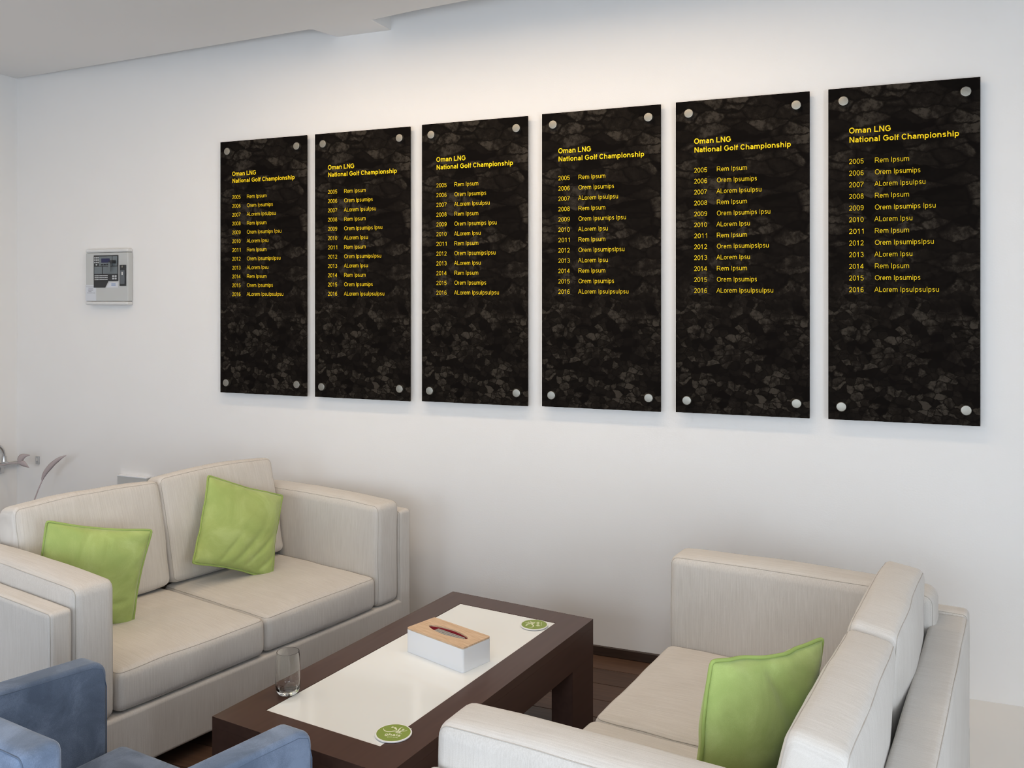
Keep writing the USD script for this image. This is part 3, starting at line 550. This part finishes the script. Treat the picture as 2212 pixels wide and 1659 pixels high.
obj('lower_label', plate([(qx(790), qz(965)), (qx(950), qz(965)), (qx(950), qz(1065)), (qx(725), qz(1065))], fy, .001), PAPER, fp, smooth=False)
obj('label_print', cat(plate(quad(825, 985, 905, 1005), fy - .001, .0004), plate(quad(825, 1012, 905, 1032), fy - .001, .0004)), INKB, fp, smooth=False)
dl = obj('door_latch', plate(quad(985, 640, 1100, 1035), fy, .004), PBLACK, fp, smooth=False, label='black recessed latch plate')
obj('latch_lever', plate(quad(1005, 740, 1085, 1000), fy - .004, .004), PDARK, dl, smooth=False)
obj('latch_slot', plate(quad(1035, 770, 1055, 830), fy - .008, .001), PGREY2, dl, smooth=False)
obj('latch_screw', moved(cyl(.006, .004, 16, 'y'), (qx(1042), fy - .005, qz(672))), NICKEL, dl)
nt = obj('notice_sheet', plate(quad(336, 1010, 537, 1315), fy, .0008), PAPER, fp, smooth=False, label='printed paper notice')
obj('notice_print', cat(*[plate(quad(a, b, c, b + 9), fy - .0008, .0003) for a, b, c in ((352, 1040, 372), (385, 1045, 495), (390, 1080, 480), (385, 1105, 480), (390, 1130, 450), (365, 1160, 470), (482, 1162, 515))]), INKG, nt, smooth=False)

# ------------------------------------------------------------------ faded things at the left end of the wall
cn = thing('wall_ledge', 'slim grey ledge on the far left wall under the tap', 'shelf', (XL, 0, .62), 0)
obj('ledge_board', bx(.0, .035, -.55, -.004, -.010, .006), plain('ledge_grey', (.42, .43, .44), .5), cn, smooth=False)
obj('bracket', bx(.0, .02, -.12, -.10, -.05, -.010), CHROME, cn, smooth=False)
tp = thing('tap', 'grey gooseneck tap cut off by the left edge of the picture', 'tap', (XL + .018, -.20, .6265), 0)
path = [(0, .102, 0), (0, .102, .025)] + [(0, .050 + .052 * math.cos(f), .040 + .075 * math.sin(f)) for f in np.linspace(0, np.pi, 18)] + [(0, -.002, .02)]
obj('spout', tube(np.array(path), .0085, 12, False), CHROME, tp, smooth=True)
obj('tap_base', moved(lathe([(0, 0), (.024, 0), (.024, .008), (.014, .014), (.0115, .03), (.0115, .045), (0, .045)], 24), (0, .102, -.0005)), CHROME, tp)

pl = thing('potted_plant', 'potted plant with curved dusky pink leaves, half seen behind the far sofa', 'plant', (-4.44, -.20, 0), 0)
obj('pot', lathe([(0, 0), (.085, 0), (.11, .26), (.104, .26), (.1, .235), (0, .235)], 32), POT, pl)
obj('stem', cat(tube(np.array([(0, 0, .23), (.0, .03, .40), (.02, .06, .50), (.03, .08, .555)]), .0035, 8, False)), LEAF, pl, smooth=True)
def blade(pts, wid, n=18):
    from scipy.interpolate import CubicSpline
    p = np.array(pts, float); c = CubicSpline(np.linspace(0, 1, len(p)), p)(np.linspace(0, 1, n)); w = np.interp(np.linspace(0, 1, n), np.linspace(0, 1, len(wid)), wid)
    d = np.gradient(c, axis=0); d /= np.linalg.norm(d, axis=1, keepdims=True); nn = np.cross(d, [0, 1.0, 0]); nn /= np.linalg.norm(nn, axis=1, keepdims=True); V, Fc = [], []
    ring = [(1, 0), (.5, .12), (0, .16), (-.5, .12), (-1, 0), (-.5, -.06), (0, -.04), (.5, -.06)]
    for i in range(n):
        for a, b in ring: V.append(c[i] + nn[i] * a * w[i] / 2 + np.array([0, -1, 0]) * b * w[i])
    k = len(ring)
    for i in range(n - 1):
        for j in range(k):
            l = (j + 1) % k; Fc += [[i * k + j, i * k + l, (i + 1) * k + l], [i * k + j, (i + 1) * k + l, (i + 1) * k + j]]
    return trimesh.Trimesh(np.array(V), np.array(Fc), process=False)
def lf(*q): return [(x + 4.44, .08, z) for x, z in q]
obj('leaf', blade(lf((-4.41, .555), (-4.377, .612), (-4.304, .673), (-4.222, .713)), [.012, .03, .034, .024, .003]), LEAF, pl, smooth=True)
lo = thing('leaf_ornament', 'small forked dusky pink leaf on a twig lying on the wall ledge', 'ornament', (-4.592, -.12, .6277), 0)
def lg_(*q): return [(x + 4.592, 0, z - .6277) for x, z in q]
obj('leaf', blade(lg_((-4.592, .645), (-4.585, .668), (-4.555, .688), (-4.506, .696)), [.02, .045, .042, .020, .003]), LEAF, lo, smooth=True)
obj('leaf', blade(lg_((-4.592, .645), (-4.565, .645), (-4.54, .636), (-4.512, .622)), [.02, .036, .032, .018, .003]), LEAF, lo, smooth=True)
obj('twig', tube(np.array([(.004, 0, .018), (-.06, -.01, .014), (-.10, -.02, .0035), (-.165, -.05, .0035)]), .0032, 8, False), LEAF, lo, smooth=True)

sk = thing('wall_socket', 'small grey socket plate on the far left wall end', 'socket', (-4.5845, 0, .642), 0)
obj('plate', moved(rbox(.0135, .004, .024, .002, (1, 1, 1), 2), (0, -.0042, 0)), SOCK, sk, smooth=True)
obj('switch', bx(-.005, .005, -.0105, -.008, -.004, .012), PGREY2, sk, smooth=False)

cb = thing('wall_box', 'grey wall box with a white top edge peeking above the far sofa', 'wall box', (-3.937, -.030, .47), 0)
obj('box_top', moved(rbox(.11, .0145, .003, .001, (1, 1, 1), 2), (.11, .0148, .134)), WHITE, cb)
obj('box_body', bx(.003, .217, .002, .0295, 0, .131), PGREY, cb, smooth=False)

# ------------------------------------------------------------------ recessed ceiling lamps (warm), out of the picture
def ceiling_lamp(name, label, x0, x1, y0, y1, inten, group=None):
    w, h = x1 - x0, y1 - y0
    lamp = thing(name, label, 'ceiling lamp', ((x0 + x1) / 2, (y0 + y1) / 2, ZC - .008), 0, group)
    obj('trim', extrude(sbox(-w / 2 - .015, -h / 2 - .015, w / 2 + .015, h / 2 + .015).difference(sbox(-w / 2, -h / 2, w / 2, h / 2)), .008), WHITE, lamp, smooth=False)
    l = UsdLux.RectLight.Define(stage, numbered('/World', 'lamp_light'))
    l.AddTranslateOp().Set(Gf.Vec3d((x0 + x1) / 2, (y0 + y1) / 2, ZC - .002)); l.CreateWidthAttr(w); l.CreateHeightAttr(h); l.CreateIntensityAttr(inten); l.CreateColorAttr(Gf.Vec3f(1.0, .76, .51))
ceiling_lamp('linear_ceiling_lamp', 'long recessed ceiling lamp washing the back wall', -2.85, -.1, -.91, -.79, 25.0)
for lx in (-3.0, -1.2):
    ceiling_lamp('square_ceiling_lamp', 'square recessed ceiling lamp over the ' + ('far sofa' if lx < -2 else 'coffee table'), lx - .2, lx + .2, -2.5, -2.1, 11.0)
ceiling_lamp('square_ceiling_lamp', 'square recessed ceiling lamp in the left corner of the room', -4.2, -3.8, -1.9, -1.5, 11.0)
